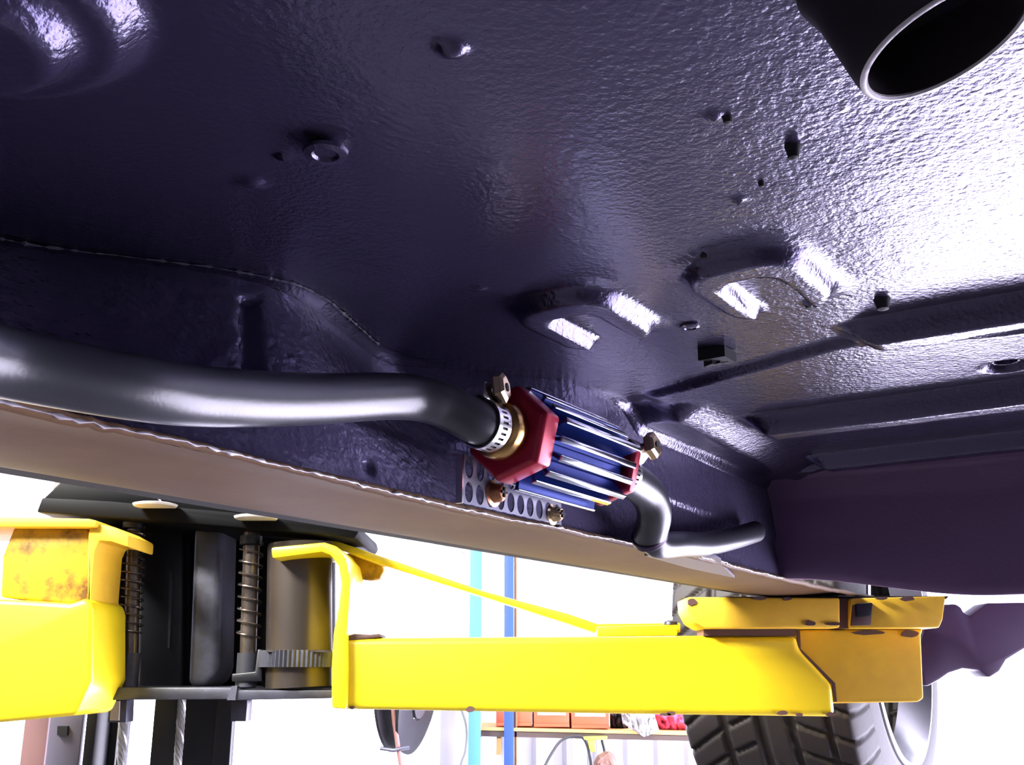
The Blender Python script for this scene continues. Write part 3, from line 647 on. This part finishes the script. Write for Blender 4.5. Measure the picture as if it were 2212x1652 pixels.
# ------------------------------------------------------------------ background by the back wall
def bpoly(name, px, y, dy, m, lab, cat, group=None, bevel=.002):
    return tag(MB().prism(poly(px, y), (0, dy, 0)).build(name, m, bevel=bevel), lab, cat, group)
M_LB = mat('light_blue_paint', (.09, .28, .62), .5); M_DB = mat('royal_blue_paint', (.03, .08, .30), .5)
def upright(x, x2, y, w_, m, name, lab, cat):
    a = P(x, 1450, y).x; b = P(x2, 1450, y).x
    return tag(MB().span((a, y, 0), (b, y + w_, 3.29)).build(name, m, bevel=.003), lab, cat)
upright(1013, 1039, 4.9, .06, M_LB, 'rack_post', 'light blue upright post left of the shelf', 'post')
upright(1089, 1110, 5.0, .05, M_DB, 'rack_post', 'royal blue upright post passing behind the wooden shelf', 'post')
upright(1111, 1117, 5.03, .03, M_RUSTY, 'conduit', 'thin brown conduit against the right side of the royal blue post', 'pipe')
upright(953, 984, 5.35, .10, mat('grey_column', (.52, .51, .53), .6), 'downpipe', 'pale grey round-edged column left of the light blue post', 'column')
upright(1266, 1273, 5.45, .04, mat('grey_trim', (.45, .47, .48), .6), 'wall_batten', 'thin grey batten on the white wall above the arm', 'batten')
rail = MB().tube([P(1000, 1196, 5.40), P(1330, 1212, 5.40)], .012, 12).tube([P(1000, 1206, 5.42), P(1330, 1222, 5.42)], .007, 12)
tag(rail.build('wall_pipe', mat('pale_pipe', (.55, .55, .57), .5)), 'pale horizontal pipe pair across the wall under the sill edge', 'pipe')
tag(MB().tube(smooth_path([Vector((P(966, 1130, 5.2).x, 5.2, 3.3)), P(966, 1130, 5.2), P(968, 1175, 5.2), P(978, 1196, 5.2), P(1010, 1198, 5.25)]), .014, 12).build('bent_pipe', mat('pale_pipe', (.55, .55, .57), .5)), 'left one of two curved grey pipes above the grey column', 'pipe')
tag(MB().tube(smooth_path([Vector((P(990, 1130, 5.2).x, 5.2, 3.3)), P(990, 1130, 5.2), P(992, 1170, 5.2), P(1001, 1188, 5.2), P(1030, 1192, 5.25)]), .014, 12).build('bent_pipe', mat('pale_pipe', (.55, .55, .57), .5)), 'right one of two curved grey pipes above the grey column', 'pipe')
sh = thing('wall_shelf', 'wooden wall shelf with orange front edge below the yellow arm', 'shelf', P(1300, 1590, 5.2))
MB().prism(poly([(1036, 1570), (1700, 1586), (1700, 1593), (1036, 1577)], 5.02), (0, .46, 0)).build('shelf_board', mat('shelf_wood', (.75, .42, .14), .6), sh)
MB().prism(poly([(1036, 1578), (1700, 1594), (1700, 1605), (1036, 1590)], 5.03), (0, .42, 0)).build('shelf_rail', mat('dark_rail', (.09, .06, .05), .6), sh)
MB().prism(poly([(1073, 1590), (1083, 1590), (1082, 1630), (1072, 1630)], 5.05), (0, .03, 0)).build('shelf_bracket', mat('shelf_wood', (.75, .42, .14), .6), sh)
MB().prism(poly([(1020, 1586), (1038, 1580), (1046, 1588), (1036, 1593)], 5.0), (0, .05, 0)).build('shelf_end', mat('dark_rail', (.09, .06, .05), .6), sh)
M_BIN = mat('red_plastic', (.80, .12, .05), .5); M_LABEL = mat('white_label', (.9, .9, .88), .6)
for k, (x0, x1, yb, nm) in enumerate(((1071, 1150, 1568, 'leftmost red parts bin on the shelf, no white label visible'), (1152, 1231, 1570, 'middle red parts bin on the shelf with a white label'), (1233, 1317, 1573, 'rightmost red parts bin on the shelf with a white label'))):
    b = thing('parts_bin', nm, 'bin', P((x0 + x1) / 2, yb, 5.1), 'red bins on the wooden shelf')
    mb = MB(); a = P(x0 + 1, yb - 46, 5.06); c = P(x1 - 1, yb, 5.06)
    mb.span((a.x, 5.06, c.z), (c.x, 5.07, a.z)); mb.span((a.x, 5.40, c.z), (c.x, 5.41, a.z)); mb.span((a.x, 5.07, c.z), (a.x + .008, 5.40, a.z)); mb.span((c.x - .008, 5.07, c.z), (c.x, 5.40, a.z)); mb.span((a.x, 5.07, c.z), (c.x, 5.40, c.z + .008))
    mb.span((a.x, 5.052, c.z), (c.x, 5.06, c.z + .014)); mb.build('bin_shell', M_BIN, b, bevel=.0015)
    if k: MB().prism(poly([(x0 + 9, yb - 42), (x1 - 9, yb - 41), (x1 - 9, yb - 25), (x0 + 9, yb - 26)], 5.054), (0, .005, 0)).build('bin_label', M_LABEL, b)
def cloth(name, px, y, th, m, lab, cat, seed):
    # crumpled solid: front outline filled by a displaced grid between top and bottom curves
    top, bot = px; n, k = 26, 14; mb = MB(); vv = []
    def cur(c, t):
        s_ = t * (len(c) - 1); i = min(int(s_), len(c) - 2); f = s_ - i; return (c[i][0] * (1 - f) + c[i + 1][0] * f, c[i][1] * (1 - f) + c[i + 1][1] * f)
    for side in (0, 1):
        for i in range(n):
            for j in range(k):
                a = cur(top, i / (n - 1)); b = cur(bot, i / (n - 1)); s_ = j / (k - 1)
                e = math.sin(math.pi * min(1, i / (n - 1))) ** .4 * math.sin(math.pi * s_) ** .3
                dy = noise.noise((i * .35 + seed, j * .3, 0)) * .05 + noise.noise((i * .9 + seed, j * .6, 5)) * .025
                vv.append(P(a[0] * (1 - s_) + b[0] * s_, a[1] * (1 - s_) + b[1] * s_, y + (0 if side else th) + (dy - th * e * .5 if side else 0)))
    ff = []
    for i in range(n - 1):
        for j in range(k - 1):
            q = (i * k + j, (i + 1) * k + j, (i + 1) * k + j + 1, i * k + j + 1); ff.append(q); ff.append(tuple(x + n * k for x in reversed(q)))
    for i in range(n - 1):
        for j in (0, k - 1): ff.append((i * k + j, (i + 1) * k + j, (i + 1) * k + j + n * k, i * k + j + n * k))
    for j in range(k - 1):
        for i in (0, n - 1): ff.append((i * k + j, i * k + j + 1, i * k + j + 1 + n * k, i * k + j + n * k))
    mb.add(vv, ff); return tag(mb.build(name, m), lab, cat)
cloth('rag', ([(1340, 1530), (1380, 1525), (1410, 1530)], [(1345, 1562), (1392, 1592), (1424, 1578)]), 5.0, .06, mat('grey_cloth', (.62, .60, .62), .8, col2=(.42, .38, .40), cscale=14), 'pale grey rag draped over the shelf edge', 'rag', 1)
cloth('rag', ([(1400, 1530), (1450, 1528), (1500, 1530)], [(1422, 1577), (1460, 1578), (1500, 1580)]), 5.20, .12, mat('pink_cloth', (.80, .10, .20), .8), 'crumpled crimson rag on the shelf beside the tyre', 'rag', 9)
cloth('black_bag', ([(1317, 1530), (1335, 1528), (1346, 1532)], [(1318, 1572), (1338, 1573), (1358, 1574)]), 5.22, .12, mat('black_fabric', (.03, .02, .03), .7), 'small black bag between the red bins and the grey rag', 'bag', 4)
# reel
rl = thing('cable_reel', 'two black slanted reel discs on a thin brown stand below the yellow arm', 'reel', Vector((P(862, 1500, 4.8).x, 4.8, 0)))
for (cx_, cy_, axv) in ((849, 1500, Vector((.972, -.21, .05))), (904, 1506, Vector((.95, -.24, -.17)))):
    c = P(cx_, cy_, 4.8); axv.normalize()
    MB().lathe(c, axv, [(-.012, .10), (-.014, .22), (-.006, .245), (.006, .245), (.014, .22), (.012, .10)], 48, close=True).build('reel_disc', mat('reel_black', (.014, .012, .016), .5), rl)
    MB().lathe(c, axv, [(-.02, .09), (.02, .09)], 32).build('reel_hub', mat('reel_grey', (.06, .055, .06), .5), rl)
MB().tube([P(846, 1500, 4.62), P(852, 1560, 4.62), P(870, 1680, 4.62), Vector((P(885, 1700, 4.62).x, 4.62, .0))], .010, 12).build('stand_rod', mat('brown_rod', (.32, .15, .13), .5), rl)
MB().tube([P(822, 1616, 4.62), P(850, 1620, 4.60), P(884, 1613, 4.62)], .008, 10).build('cross_bar', M_GREYMETAL, rl)
tag(MB().tube(smooth_path([P(996, 1530, 5.1), P(1005, 1560, 5.1), P(1008, 1590, 5.1), P(1004, 1625, 5.1), P(994, 1660, 5.1), P(985, 1760, 5.1)]), .005, 8).build('hanging_wire', mat('grey_wire', (.2, .21, .2), .5)), 'thin grey wire hanging in a bow beside the light blue post', 'wire')
tag(MB().tube(smooth_path([P(1170, 1668, 5.0), P(1190, 1630, 5.0), P(1212, 1600, 5.0), P(1240, 1590, 5.0), P(1262, 1597, 5.0), P(1275, 1640, 5.0), P(1280, 1720, 5.0)]), .006, 8).build('looped_hose', mat('black_wire', (.04, .04, .045), .5)), 'black air hose looping below the shelf', 'hose')
tl = thing('air_tool', 'yellow-green air tool hanging below the shelf', 'tool', P(1285, 1625, 5.0))
M_LIME = mat('lime_plastic', (.62, .72, .08), .5)
MB().prism(poly([(1260, 1591), (1313, 1590), (1311, 1598), (1262, 1598)], 4.98), (0, .05, 0)).build('tool_head', M_LIME, tl, bevel=.004)
MB().prism(poly([(1270, 1598), (1286, 1598), (1288, 1622), (1280, 1626), (1273, 1618)], 4.985), (0, .04, 0)).build('tool_grip', M_LIME, tl, bevel=.004)
MB().tube([P(1300, 1598, 5.0), P(1305, 1618, 5.0), P(1307, 1632, 5.0)], .006, 8).build('tool_hook', M_BLACK, tl)
rp = MB()
for k in range(9): rp.lathe(P(1308 + 10 * math.cos(k * .7) * (k > 0), 1646 - 6 * math.sin(k * 1.1) * (k > 0), 4.98 + .01 * (k % 3)), Vector((math.sin(k), math.cos(k * 2), .4)), [(-.02, .01), (-.015, .035), (.015, .035), (.02, .01)], 8)
tag(rp.build('brown_fitting', mat('brown_iron', (.25, .13, .10), .6), smooth=False), 'rusty brown cluster of fittings at the bottom below the air tool', 'fitting')
# right, outside: pale blue sheet beside the wheel
tag(MB().prism(poly([(1945, 1560), (1958, 1570), (1975, 1720)], 3.4) + [Vector((P(1975, 1720, 3.4).x, 3.4, 0)), Vector((P(1940, 1720, 3.4).x, 3.4, 0))], (0, .04, 0)).build('door_edge', mat('pale_blue', (.45, .62, .75), .6)), 'pale blue sliver of a panel right of the tyre', 'panel')
